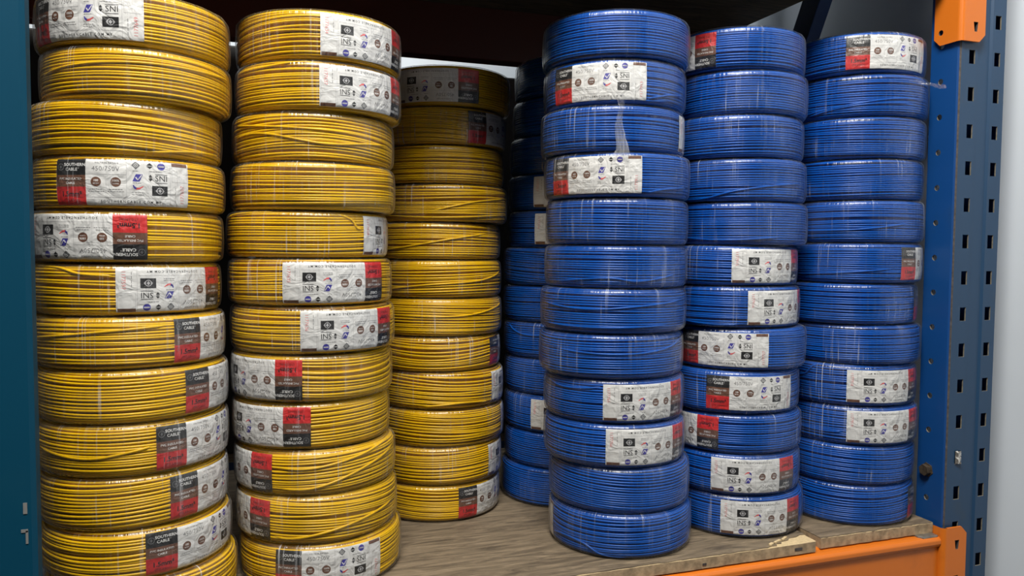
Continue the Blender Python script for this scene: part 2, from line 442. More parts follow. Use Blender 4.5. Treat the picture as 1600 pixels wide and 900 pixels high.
# front beam, its connector, rear beams, decks
def beam_outline(y, zt, depth=0.045, height=0.11, lip=True):
    """closed (y, z) section with a rolled lip along the top of its front"""
    p = [(y + depth, zt), (y + 0.021, zt), (y + 0.019, zt - 0.0024), (y + 0.008, zt - 0.0024), (y + 0.003, zt - 0.0036), (y, zt - 0.0075), (y, zt - 0.013), (y + 0.0025, zt - 0.0175), (y + 0.006, zt - 0.020)]
    p += [(y + 0.006, zt - height + 0.004), (y + 0.010, zt - height), (y + depth, zt - height)]
    return p
def connector(mb, zb, zt, flip=False):
    """an L plate: front flange over the upright's face with keyed slots, side flange along the upright's inner side"""
    fx0, fx1 = 1.0290, 1.0690
    yf, ys = 0.8925, 0.9420
    th = 0.0035
    c = 0.011
    zc = [(fx0, zb), (fx1 - c, zb), (fx1, zb + c), (fx1, zt - c), (fx1 - c, zt), (fx0, zt)]
    # front flange as strips so that the slots are real openings
    rows = []
    n = int((zt - zb) / PITCH)
    for k in range(3):
        rows.append(zt - 0.028 - k * PITCH if not flip else zb + 0.022 + k * PITCH)
    xs = [fx0, 1.0445, 1.0545, fx1 - c, fx1]
    zs = sorted([zb, zb + c, zt - c, zt] + [r + s * 0.0075 for r in rows for s in (-1, 1)])
    for i in range(4):
        for j in range(len(zs) - 1):
            zm = (zs[j] + zs[j + 1]) / 2
            P = [(xs[i], zs[j]), (xs[i + 1], zs[j]), (xs[i + 1], zs[j + 1]), (xs[i], zs[j + 1])]
            if i == 1 and any(abs(zm - r) < 0.0075 for r in rows):
                r = min(rows, key=lambda q: abs(q - zm))
                hole = [(1.0472, r - 0.0072), (1.0522, r - 0.0072), (1.0540, r + 0.0072), (1.0450, r + 0.0072)]
                for k in range(4):
                    a, e, h0, h1 = P[k], P[(k + 1) % 4], hole[k], hole[(k + 1) % 4]
                    for y in (yf, yf + th):
                        mb.add([(a[0], y, a[1]), (e[0], y, e[1]), (h1[0], y, h1[1]), (h0[0], y, h0[1])], [(0, 1, 2, 3)])
                    mb.add([(h0[0], yf, h0[1]), (h1[0], yf, h1[1]), (h1[0], yf + th, h1[1]), (h0[0], yf + th, h0[1])], [(0, 1, 2, 3)], 1)
                continue
            if i == 3 and j == 0: P = [P[0], P[2], P[3]]
            if i == 3 and j == len(zs) - 2: P = [P[0], P[1], P[3]]
            for y in (yf, yf + th):
                mb.add([(p[0], y, p[1]) for p in P], [tuple(range(len(P)))])
    n6 = len(zc)
    for k in range(n6 - 1):
        a, e = zc[k], zc[k + 1]
        mb.add([(a[0], yf, a[1]), (e[0], yf, e[1]), (e[0], yf + th, e[1]), (a[0], yf + th, a[1])], [(0, 1, 2, 3)], 1 if k in (1, 3) else 0)
    # the fold, then the side flange with one round hole
    fold = [(fx0 - 0.0075 + 0.0075 * math.sin(t), yf + 0.0075 - 0.0075 * math.cos(t)) for t in np.linspace(0, -math.pi / 2, 6)]
    fold = [(fx0 + 0.0075 * math.sin(t) , yf + 0.0075 - 0.0075 * math.cos(t)) for t in np.linspace(0, -math.pi / 2, 6)]
    for a, e in zip(fold, fold[1:]):
        mb.add([(a[0], a[1], zb), (e[0], e[1], zb), (e[0], e[1], zt), (a[0], a[1], zt)], [(0, 1, 2, 3)])
    sx = fold[-1][0]
    zl = zb + 0.012 if flip else zb
    r0 = zb + 0.0195 if flip else zt - 0.05
    cc = 0.011
    # side flange polygon with a chamfered free corner, split round the hole
    y0 = yf + 0.0075
    hy, hr = ys - 0.0125, 0.0042
    box = [(y0, zb), (ys - cc, zb), (ys, zb + cc), (ys, zt - cc), (ys - cc, zt), (y0, zt)]
    sq = [(hy - 0.008, r0 - 0.006), (hy + 0.008, r0 - 0.006), (hy + 0.008, r0 + 0.008), (hy - 0.008, r0 + 0.008)]
    angs = sorted([2 * math.pi * k / 20 + 0.03 for k in range(20)] + [math.atan2(p[1] - r0, p[0] - hy) % (2 * math.pi) for p in sq])
    N = len(angs)
    circ = [(hy + hr * math.cos(t), r0 + hr * math.sin(t)) for t in angs]
    ring = []
    for t in angs:
        s_ = min((0.008 / abs(math.cos(t))) if abs(math.cos(t)) > 1e-9 else 9, ((0.008 if math.sin(t) > 0 else 0.006) / abs(math.sin(t))) if abs(math.sin(t)) > 1e-9 else 9)
        ring.append((hy + s_ * math.cos(t), r0 + s_ * math.sin(t)))
    S_ = lambda p, o=0.0: (sx + o, p[0], p[1])
    for k in range(N):
        j = (k + 1) % N
        mb.add([S_(circ[k]), S_(circ[j]), S_(ring[j]), S_(ring[k])], [(0, 1, 2, 3)])
        mb.add([S_(circ[k]), S_(circ[j]), S_(circ[j], 0.003), S_(circ[k], 0.003)], [(0, 1, 2, 3)], 1)
    for P in ([box[0], (sq[0][0], zb), (sq[0][0], zt), box[5]],
              [(sq[0][0], zb), box[1], (sq[1][0], zb + cc * 0.6), sq[1], sq[0]],
              [box[1], box[2], (ys, sq[1][1] + 0.004), sq[1], (sq[1][0], zb + cc * 0.6)],
              [sq[1], (ys, sq[1][1] + 0.004), box[3], (sq[2][0], zt - cc), sq[2]],
              [sq[3], sq[2], (sq[2][0], zt - cc), (sq[2][0], zt - cc * 0.4), box[4], (sq[3][0], zt)],
              [(sq[2][0], zt - cc), box[3], box[4], (sq[2][0], zt - cc * 0.4)]):
        mb.add([S_(p) for p in P], [tuple(range(len(P)))])

fb = empty('rack_beam', (0.40, 0.92, DECK - 0.126))
tag(fb, 'orange front beam carrying the shelf of cable coils', 'rack beam')
bm = MB(); bm.prism(beam_outline(0.8965, DECK - 0.0165), 'x', -0.198, 1.0222)
under(bm.build('beam', ORANGE, bevel=0.0012), fb)
cn = MB(); connector(cn, DECK - 0.200, DECK - 0.0045)
under(cn.build('connector', [ORANGE, WORN]), fb)['label'] = 'orange end plate hooked into the upright'

ub = empty('rack_beam', (0.40, 0.92, DECK + 0.847))
tag(ub, 'orange upper beam whose hooked end plate shows above the top coils', 'rack beam')
bm = MB(); bm.prism(beam_outline(0.8965, DECK + 0.909, height=0.062), 'x', -1.200, 1.0222)
under(bm.build('beam', ORANGE, bevel=0.0012), ub)
cn = MB(); connector(cn, DECK + 0.7465, DECK + 0.955, True)
under(cn.build('connector', [ORANGE, WORN]), ub)['label'] = 'orange end plate with round hole and hook slot'

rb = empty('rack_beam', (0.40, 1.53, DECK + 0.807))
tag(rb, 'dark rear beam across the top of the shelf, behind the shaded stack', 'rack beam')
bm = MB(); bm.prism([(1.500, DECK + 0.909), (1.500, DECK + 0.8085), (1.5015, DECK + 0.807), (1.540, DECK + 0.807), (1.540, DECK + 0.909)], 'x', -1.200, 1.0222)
under(bm.build('beam', SHADED_ORANGE), rb)
rb2 = empty('rack_beam', (0.40, 1.53, DECK - 0.126))
tag(rb2, 'orange rear beam under the back of the loaded shelf', 'rack beam')
bm = MB(); bm.prism([(1.500, DECK - 0.0165), (1.500, DECK - 0.126), (1.545, DECK - 0.126), (1.545, DECK - 0.0165)], 'x', -0.198, 1.0222)
under(bm.build('beam', ORANGE), rb2)

# lower decks
big = empty('shelf_board', (0.30, 1.22, DECK - 0.0165))
tag(big, 'long brown shelf board with broken pale corner overhanging the orange beam', 'shelf board')
T0, T1 = DECK - 0.0165, DECK - 0.0012
rg = random.Random(8)
def ragged(x0, x1, y, n, amp):
    return [(x0 + (x1 - x0) * i / n, y + amp * (rg.random() - 0.5) * 2 * (0 < i < n)) for i in range(n + 1)]
core = ragged(-0.196, 0.790, 0.9050, 70, 0.0006)
core = core[:-1] + [(0.7885, 0.9055), (0.790, 0.9085)]
mb = MB(); mb.prism(core + [(0.796, 1.545), (-0.196, 1.545)], 'z', T0, T1)
for k in range(2, len(mb.m)): mb.m[k] = 1
under(mb.build('core', [CHIP, EDGE]), big)['label'] = 'pale raw chipboard core'
lam = ragged(-0.196, 0.705, 0.9062, 110, 0.0009) + [(0.712, 0.9095), (0.722, 0.9085), (0.726, 0.915), (0.7335, 0.9135), (0.739, 0.920), (0.752, 0.9215), (0.758, 0.9275), (0.772, 0.9285), (0.783, 0.9335), (0.7905, 0.9325)]
mb = MB(); mb.prism(lam + [(0.796, 1.545), (-0.196, 1.545)], 'z', T1, DECK)
under(mb.build('laminate', BOARD), big)
chp = MB()
for (x, y, w, h_, rot) in ((0.7150, 0.9125, 0.012, 0.005, 0.5), (0.7300, 0.9185, 0.018, 0.004, 0.35), (0.7475, 0.9250, 0.016, 0.004, 0.5)):
    cs, sn = math.cos(rot), math.sin(rot)
    pts = [(x + cs * a - sn * c, y + sn * a + cs * c) for a, c in ((-w / 2, -h_ / 2), (w / 2, -h_ / 3), (w / 2.4, h_ / 2), (-w / 2.6, h_ / 2.5))]
    chp.prism(pts, 'z', DECK + 0.0001, DECK + 0.0022)
under(chp.build('splinter', CHIP), big)['label'] = 'pale splinters lifted at the break'
for (x, z, w, h_) in ((0.598, -0.0105, 0.006, 0.003), (0.757, -0.0085, 0.013, 0.004)):
    pits = MB(); pits.box((x - w / 2, 0.9042, DECK + z - h_ / 2), (x + w / 2, 0.9056, DECK + z + h_ / 2))
    under(pits.build('chipped_pit', WORN), big)['label'] = 'dark pit knocked out of the board edge'

sm = empty('shelf_board', (0.90, 1.22, DECK - 0.0165))
tag(sm, 'short brown shelf board set back beside the punched upright', 'shelf board')
core = ragged(0.8035, 1.0205, 0.9120, 24, 0.0010)
mb = MB(); mb.prism(core + [(1.0205, 1.545), (0.8035, 1.545)], 'z', T0, T1)
for k in range(2, len(mb.m)): mb.m[k] = 1
under(mb.build('core', [CHIP, EDGE]), sm)['label'] = 'raw chipboard core along the edge'
lam = ragged(0.8035, 1.0205, 0.9130, 40, 0.0012)
mb = MB(); mb.prism(lam + [(1.0205, 1.545), (0.8035, 1.545)], 'z', T1, DECK)
under(mb.build('laminate', BOARD), sm)
tb = MB(); tb.prism([(0.990, 0.9005), (1.0195, 0.9005), (1.0195, 0.935), (0.984, 0.935), (0.984, 0.9065)], 'z', DECK - 0.0200, DECK - 0.0166)
tag(tb.build('steel_tab', STEEL, bevel=0.0008), 'small grey steel tab on the orange beam under the short board', 'bracket')

# upper deck, seen from below
mb = MB(); mb.box((-1.200, 0.906, DECK + 0.9095), (1.0200, 1.545, DECK + 0.9255))
tag(mb.build('shelf_board', BOARD), 'dark underside of the upper shelf above the stacks', 'shelf board')

# the next rack behind: a board with dark wrapped cartons, added to block light; only slits show
nb = MB(); nb.box((-1.06, 1.665, DECK - 0.0165), (1.15, 2.15, DECK))
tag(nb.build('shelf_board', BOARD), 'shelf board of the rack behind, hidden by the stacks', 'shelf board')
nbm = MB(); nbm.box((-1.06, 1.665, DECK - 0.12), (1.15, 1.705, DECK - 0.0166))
tag(nbm.build('rack_beam', BRACE), 'dark beam of the rack behind, under the added dark cartons', 'rack beam')
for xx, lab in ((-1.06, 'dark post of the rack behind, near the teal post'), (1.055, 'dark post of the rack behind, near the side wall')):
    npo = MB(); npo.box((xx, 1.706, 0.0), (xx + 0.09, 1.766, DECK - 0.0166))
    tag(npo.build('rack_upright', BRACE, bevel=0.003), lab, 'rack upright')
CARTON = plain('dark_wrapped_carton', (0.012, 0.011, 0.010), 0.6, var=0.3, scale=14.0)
TAPE = plain('dull_carton_tape', (0.03, 0.025, 0.018), 0.35)
def added_carton(x0, x1, y0, y1, z0, z1, label):
    r_ = empty('added_carton', ((x0 + x1) / 2, (y0 + y1) / 2, z0)); tag(r_, label, 'added_carton', 'added dark cartons around the coils')
    mb = MB(); mb.box((x0, y0, z0), (x1, y1, z1)); under(mb.build('box', CARTON, bevel=0.004), r_)
    tp = MB(); tp.box(((x0 + x1) / 2 - 0.025, y0 - 0.0006, z1 - 0.08), ((x0 + x1) / 2 + 0.025, y0 + 0.0004, z1 + 0.0006))
    tp.box(((x0 + x1) / 2 - 0.025, y0 + 0.0004, z1 - 0.0002), ((x0 + x1) / 2 + 0.025, y1, z1 + 0.0006))
    under(tp.build('added_carton_tape', TAPE), r_)
added_carton(-1.04, 0.00, 1.67, 2.12, DECK + 0.0002, DECK + 0.8330, 'added dark carton glimpsed in the slit between the two front yellow stacks')
added_carton(0.02, 0.47, 1.67, 2.12, DECK + 0.0002, DECK + 0.8150, 'added dark carton hidden behind the shaded yellow stack')
added_carton(0.49, 1.13, 1.67, 2.12, DECK + 0.0002, DECK + 0.8150, 'added dark carton glimpsed between the shaded yellow stack and the dim blue stack')
added_carton(0.46, 1.01, 0.915, 1.50, DECK + 0.9257, DECK + 1.50, 'unseen dark carton added on the upper shelf to block lamp light')  # out of view, added to keep aisle light off the side wall

# ------------------------------------------------------------------ the coils of cable
RW = 0.00160                    # wire radius
SLACK = 0.0011                  # how far the film stands off the wire

class Section:
    """the rounded side of a coil: arc length s (0 at mid height, up positive) to radius, height and outward normal"""
    def __init__(s, ro, h, corner=0.0105, flat=0.016, bulge=0.0008):
        s.h2 = h / 2; s.ro = ro; s.c = corner; s.flat = flat; s.bulge = bulge
        s.side = s.h2 - corner
        s.arc = corner * math.pi / 2
        s.total = s.side + s.arc + flat
    def at(s, q):
        q = np.asarray(q, dtype=float)
        a = np.abs(q); sg = np.sign(q)
        on_side = a <= s.side
        t = np.clip((a - s.side) / s.c, 0, math.pi / 2)
        top = np.clip(a - s.side - s.arc, 0, None)
        r = s.ro - s.c + s.c * np.cos(t) - top + s.bulge * (1 - np.clip(a / s.side, 0, 1) ** 2)
        z = np.where(on_side, q, sg * (s.side + s.c * np.sin(t)))
        nr = np.cos(t); nz = sg * np.sin(t)
        return r, z, nr, nz

def tube(centres, radius, sides, closed=False):
    """centres: n x 3 path; returns verts and quads of a round tube"""
    c = np.asarray(centres); n = len(c)
    tan = np.gradient(c, axis=0)
    tan /= np.linalg.norm(tan, axis=1)[:, None] + 1e-12
    rad = c.copy(); rad[:, 2] = 0
    rad /= np.linalg.norm(rad, axis=1)[:, None] + 1e-12
    bi = np.cross(tan, rad); bi /= np.linalg.norm(bi, axis=1)[:, None] + 1e-12
    rad = np.cross(bi, tan)
    a = np.arange(sides) * 2 * math.pi / sides
    v = c[:, None, :] + radius * (np.cos(a)[None, :, None] * rad[:, None, :] + np.sin(a)[None, :, None] * bi[:, None, :])
    i = np.arange(n - 1)[:, None] * sides; j = np.arange(sides)[None, :]; j2 = (j + 1) % sides
    q = np.stack([i + j, i + j2, i + sides + j2, i + sides + j], -1).reshape(-1, 4)
    return v.reshape(-1, 3), q

def winding_mesh(ro, h, seed, mess, mat):
    """one continuous wire wound round and round, over the layers below it"""
    rs = np.random.RandomState(seed)
    sec = Section(ro - 0.0019 - RW, h - 2 * SLACK - 2 * RW, corner=0.0082)
    span = 2 * (sec.side + sec.arc) + 0.010
    n = int(span / (2 * RW * 1.07))
    seg = 76
    # uneven spacing: some turns crowd together, some leave a gap
    gap = 1 + mess * rs.rand(n) ** 4 * 1.2
    s0 = np.concatenate([[0], np.cumsum(gap)])[:n]
    s0 = (s0 / s0[-1] - 0.5) * (span - 2 * RW)
    th = np.arange(seg) / seg
    pts = []
    step = span / n
    waves = [(k, mess * step * 0.26 / k * rs.randn(n + 1), rs.rand(n + 1) * 6.28) for k in (1, 2, 3)]
    depth = -np.abs(rs.randn(n)) * 0.0006 * mess
    # slow shared drift keeps neighbours roughly parallel
    dk = [(k, mess * step * 0.9 / k * rs.randn(), rs.rand() * 6.28) for k in (1, 2)]
    for i in range(n):
        base = np.full(seg, s0[i])
        nxt = s0[i + 1] if i + 1 < n else s0[i]
        t = np.clip((th - 0.82) / 0.18, 0, 1); t = t * t * (3 - 2 * t)
        wi = sum(a[i] * np.cos(2 * math.pi * k * th + p[i]) for k, a, p in waves)
        wn = sum(a[i + 1] * np.cos(2 * math.pi * k * th + p[i + 1]) for k, a, p in waves)
        dr = sum(a * np.cos(2 * math.pi * k * th + p) for k, a, p in dk)
        env = math.cos(math.pi * (i / max(1, n - 1) - 0.5)) ** 0.5 if 0 < i < n - 1 else 0.0
        s = base * (1 - t) + nxt * t + env * (wi * (1 - t) + wn * t + dr)
        r, z, nr, nz = sec.at(np.clip(s, -span / 2, span / 2))
        dd = depth[i] * (0.5 + 0.5 * np.cos(2 * math.pi * th + waves[0][2][i]))
        r = r + nr * dd; z = z + nz * dd
        ang = 2 * math.pi * th + math.pi / 2          # the step from turn to turn lies at the back
        pts.append(np.stack([r * np.cos(ang), r * np.sin(ang), z + h / 2], -1))
    v1, q1 = tube(np.concatenate(pts), RW, 6)
    # the layers below: a rippled ring
    m = n * 3
    s = np.linspace(-span / 2, span / 2, m)
    r, z, nr, nz = sec.at(s)
    dip = -RW * 1.45 + 0.0004 * np.cos(np.arange(m) * 2 * math.pi / 3)
    r = r + nr * dip; z = z + nz * dip
    ri = 0.060
    r = np.concatenate([[ri], r, [ri]]); z = np.concatenate([[z[0]], z, [z[-1]]])
    sg = 72
    a = np.arange(sg) * 2 * math.pi / sg
    v2 = np.stack([r[:, None] * np.cos(a), r[:, None] * np.sin(a), np.repeat(z[:, None] + h / 2, sg, 1)], -1).reshape(-1, 3)
    k = len(r)
    i = np.arange(k)[:, None]; i2 = (i + 1) % k; j = np.arange(sg)[None, :]; j2 = (j + 1) % sg
    q2 = np.stack([i * sg + j, i * sg + j2, i2 * sg + j2, i2 * sg + j], -1).reshape(-1, 4)
    return quick_mesh('winding', np.concatenate([v1, v2]), np.concatenate([q1, q2 + len(v1)]), [mat])

def loose_mesh(ro, h, knots, mat, lift=0.0011):
    """a stray turn that crosses over the others: knots are (angle in degrees, height -1..1)"""
    sec = Section(ro - 0.0019 - RW, h - 2 * SLACK - 2 * RW, corner=0.0082)
    k = np.array(knots, dtype=float)
    t = np.linspace(0, len(k) - 1, 16 * (len(k) - 1) + 1)
    P = np.vstack([2 * k[0] - k[1], k, 2 * k[-1] - k[-2]])
    i = np.minimum(t.astype(int), len(k) - 2); f = (t - i)[:, None]
    p0, p1, p2, p3 = P[i], P[i + 1], P[i + 2], P[i + 3]
    c = 0.5 * (2 * p1 + (p2 - p0) * f + (2 * p0 - 5 * p1 + 4 * p2 - p3) * f ** 2 + (3 * p1 - p0 - 3 * p2 + p3) * f ** 3)
    s = np.clip(c[:, 1], -1.05, 1.05) * (sec.side + sec.arc * 0.55)
    r, z, nr, nz = sec.at(s)
    e = np.minimum(np.linspace(0, 1, len(t)), np.linspace(1, 0, len(t))) * 8
    up = (lift + 0.0012) * np.clip(e, 0, 1) - 0.0012
    r = r + nr * up; z = z + nz * up
    a = np.radians(c[:, 0]) - math.pi / 2
    v, q = tube(np.stack([r * np.cos(a), r * np.sin(a), z + h / 2], -1), RW, 7)
    return quick_mesh('loose_wire', v, q, [mat])

def film_mesh(ro, h, seed):
    """the clear film pulled round the coil, over its rims"""
    rs = np.random.RandomState(seed + 900)
    sec = Section(ro - 0.0004, h - 0.0006, corner=0.0088, flat=0.018)
    sg, m = 110, 27
    s = np.linspace(-sec.total, sec.total, m)
    r, z, nr, nz = sec.at(s)
    a = np.arange(sg) * 2 * math.pi / sg
    wob = np.zeros((m, sg))
    for k in range(4, 24, 2):
        wob += (0.00042 / (1 + k * 0.08)) * rs.randn() * np.cos(k * a[None, :] + rs.rand() * 6.28 + rs.randn() * 1.2 * (s / sec.total)[:, None])
    wob = np.clip(wob, -0.0002, 0.0006) * (np.abs(nr) ** 0.7)[:, None]
    rr = r[:, None] + nr[:, None] * wob; zz = z[:, None] + nz[:, None] * wob
    v = np.stack([rr * np.cos(a), rr * np.sin(a), zz + h / 2], -1).reshape(-1, 3)
    i = np.arange(m - 1)[:, None]; j = np.arange(sg)[None, :]; j2 = (j + 1) % sg
    q = np.stack([i * sg + j, i * sg + j2, (i + 1) * sg + j2, (i + 1) * sg + j], -1).reshape(-1, 4)
    me = quick_mesh('film_wrap', v, q, [FILM])
    uv = me.uv_layers.new(name='wrap')
    ii = np.broadcast_to(i, (m - 1, sg)); jj = np.broadcast_to(j, (m - 1, sg))
    u0 = jj / sg * 2 * math.pi * ro; u1 = (jj + 1) / sg * 2 * math.pi * ro
    w0 = s[ii]; w1 = s[ii + 1]
    uvs = np.stack([np.stack([u0, w0], -1), np.stack([u1, w0], -1), np.stack([u1, w1], -1), np.stack([u0, w1], -1)], 2)
    uv.data.foreach_set('uv', uvs.reshape(-1).astype(np.float32))
    return me

# ---- the printed label, drawn flat in millimetres (u along, v up), then bent round the coil
LU, LV = 140.0, 50.0
FONT_SCENE = {}
def letters(txt, size, spacing=1.0, bold=0.0):
    """triangles of a line of text, centred on its own middle; in millimetres"""
    key = (txt, size, spacing, bold)
    if key in FONT_SCENE: return FONT_SCENE[key]
    cu = bpy.data.curves.new('lettering', 'FONT')
    cu.body = txt; cu.size = 1.0; cu.space_character = spacing
    cu.resolution_u = 2 if size > 3 else 1
    cu.fill_mode = 'FRONT'; cu.dimensions = '2D'
    cu.offset = bold
    cu.align_x = 'CENTER'; cu.align_y = 'CENTER'
    o = bpy.data.objects.new('lettering', cu)
    COL.objects.link(o)
    dg = bpy.context.evaluated_depsgraph_get()
    dg.update()
    ev = o.evaluated_get(dg)
    me = ev.to_mesh()
    me.calc_loop_triangles()
    v = np.array([tuple(p.co) for p in me.vertices], dtype=float).reshape(-1, 3)[:, :2] * size
    t = np.array([tuple(p.vertices) for p in me.loop_triangles], dtype=int).reshape(-1, 3)
    ev.to_mesh_clear()
    bpy.data.objects.remove(o); bpy.data.curves.remove(cu)
    FONT_SCENE[key] = (v, t)
    return v, t

def refine(uv, tris, most=2.6):
    """splits long triangles so that the drawing can follow the curve"""
    for _ in range(7):
        P = uv[tris]
        L = np.stack([np.linalg.norm(P[:, k] - P[:, (k + 1) % 3], axis=1) for k in range(3)], 1)
        long = L.max(1) > most
        if not long.any(): break
        keep = tris[~long]; T = tris[long]; k = L[long].argmax(1); r = np.arange(len(T))
        a, b_, c = T[r, k], T[r, (k + 1) % 3], T[r, (k + 2) % 3]
        m = len(uv) + np.arange(len(T))
        uv = np.concatenate([uv, (uv[a] + uv[b_]) / 2])
        tris = np.concatenate([keep, np.column_stack([a, m, c]), np.column_stack([m, b_, c])])
    return uv, tris

class Print:
    def __init__(s): s.v = []; s.t = []; s.m = []; s.n = 0
    def add(s, uv, tris, col, layer):
        uv = np.asarray(uv, dtype=float)
        s.v.append(np.column_stack([uv, np.full(len(uv), layer)]))
        t = np.asarray(tris) + s.n
        uv, tris = refine(uv, np.asarray(tris))
        s.v[-1] = np.column_stack([uv, np.full(len(uv), layer)])
        t = tris + s.n
        a, b_, c = (uv[np.asarray(tris)[:, k]] for k in range(3))
        cr = (b_[:, 0] - a[:, 0]) * (c[:, 1] - a[:, 1]) - (b_[:, 1] - a[:, 1]) * (c[:, 0] - a[:, 0])
        t[cr < 0] = t[cr < 0][:, ::-1]
        s.t.append(t); s.m += [PAPER_ORDER.index(col)] * len(t); s.n += len(uv)
    def rect(s, u0, v0, u1, v1, col, layer, du=3.0, dv=4.0):
        nu = max(1, int(math.ceil((u1 - u0) / du))); nv = max(1, int(math.ceil((v1 - v0) / dv)))
        U, V = np.meshgrid(np.linspace(u0, u1, nu + 1), np.linspace(v0, v1, nv + 1))
        uv = np.column_stack([U.ravel(), V.ravel()])
        i = (np.arange(nv)[:, None] * (nu + 1) + np.arange(nu)[None, :]).ravel()
        tr = np.concatenate([np.column_stack([i, i + 1, i + nu + 2]), np.column_stack([i, i + nu + 2, i + nu + 1])])
        s.add(uv, tr, col, layer)
    def poly(s, pts, col, layer):
        s.add(pts, [(0, i, i + 1) for i in range(1, len(pts) - 1)], col, layer)
    def disc(s, u, v, r, col, layer, n=22, sx=1.0):
        p = [(u, v)] + [(u + sx * r * math.cos(k * 2 * math.pi / n), v + r * math.sin(k * 2 * math.pi / n)) for k in range(n)]
        s.add(p, [(0, 1 + k, 1 + (k + 1) % n) for k in range(n)], col, layer)
    def ring(s, u, v, r, w, col, layer, n=22):
        p = [(u + q * math.cos(k * 2 * math.pi / n), v + q * math.sin(k * 2 * math.pi / n)) for q in (r, r - w) for k in range(n)]
        s.add(p, [t for k in range(n) for t in ((k, (k + 1) % n, n + (k + 1) % n), (k, n + (k + 1) % n, n + k))], col, layer)
    def text(s, txt, u, v, size, col, layer, spacing=1.0, bold=0.0, rot=0.0, shear=0.0):
        p, t = letters(txt, size, spacing, bold)
        p = p.copy()
        if shear: p[:, 0] += shear * p[:, 1]
        c, n = math.cos(rot), math.sin(rot)
        p = np.column_stack([c * p[:, 0] - n * p[:, 1] + u, n * p[:, 0] + c * p[:, 1] + v])
        s.add(p, t, col, layer)
    def dashes(s, u, v, width, col, layer, h=0.55, seed=1):
        """print too fine to read: a broken line"""
        rg = random.Random(seed + int(u * 7 + v * 13)); x = u - width / 2
        while x < u + width / 2:
            w = 0.9 + rg.random() * 2.2
            s.rect(x, v - h / 2, min(x + w, u + width / 2), v + h / 2, col, layer)
            x += w + 0.55

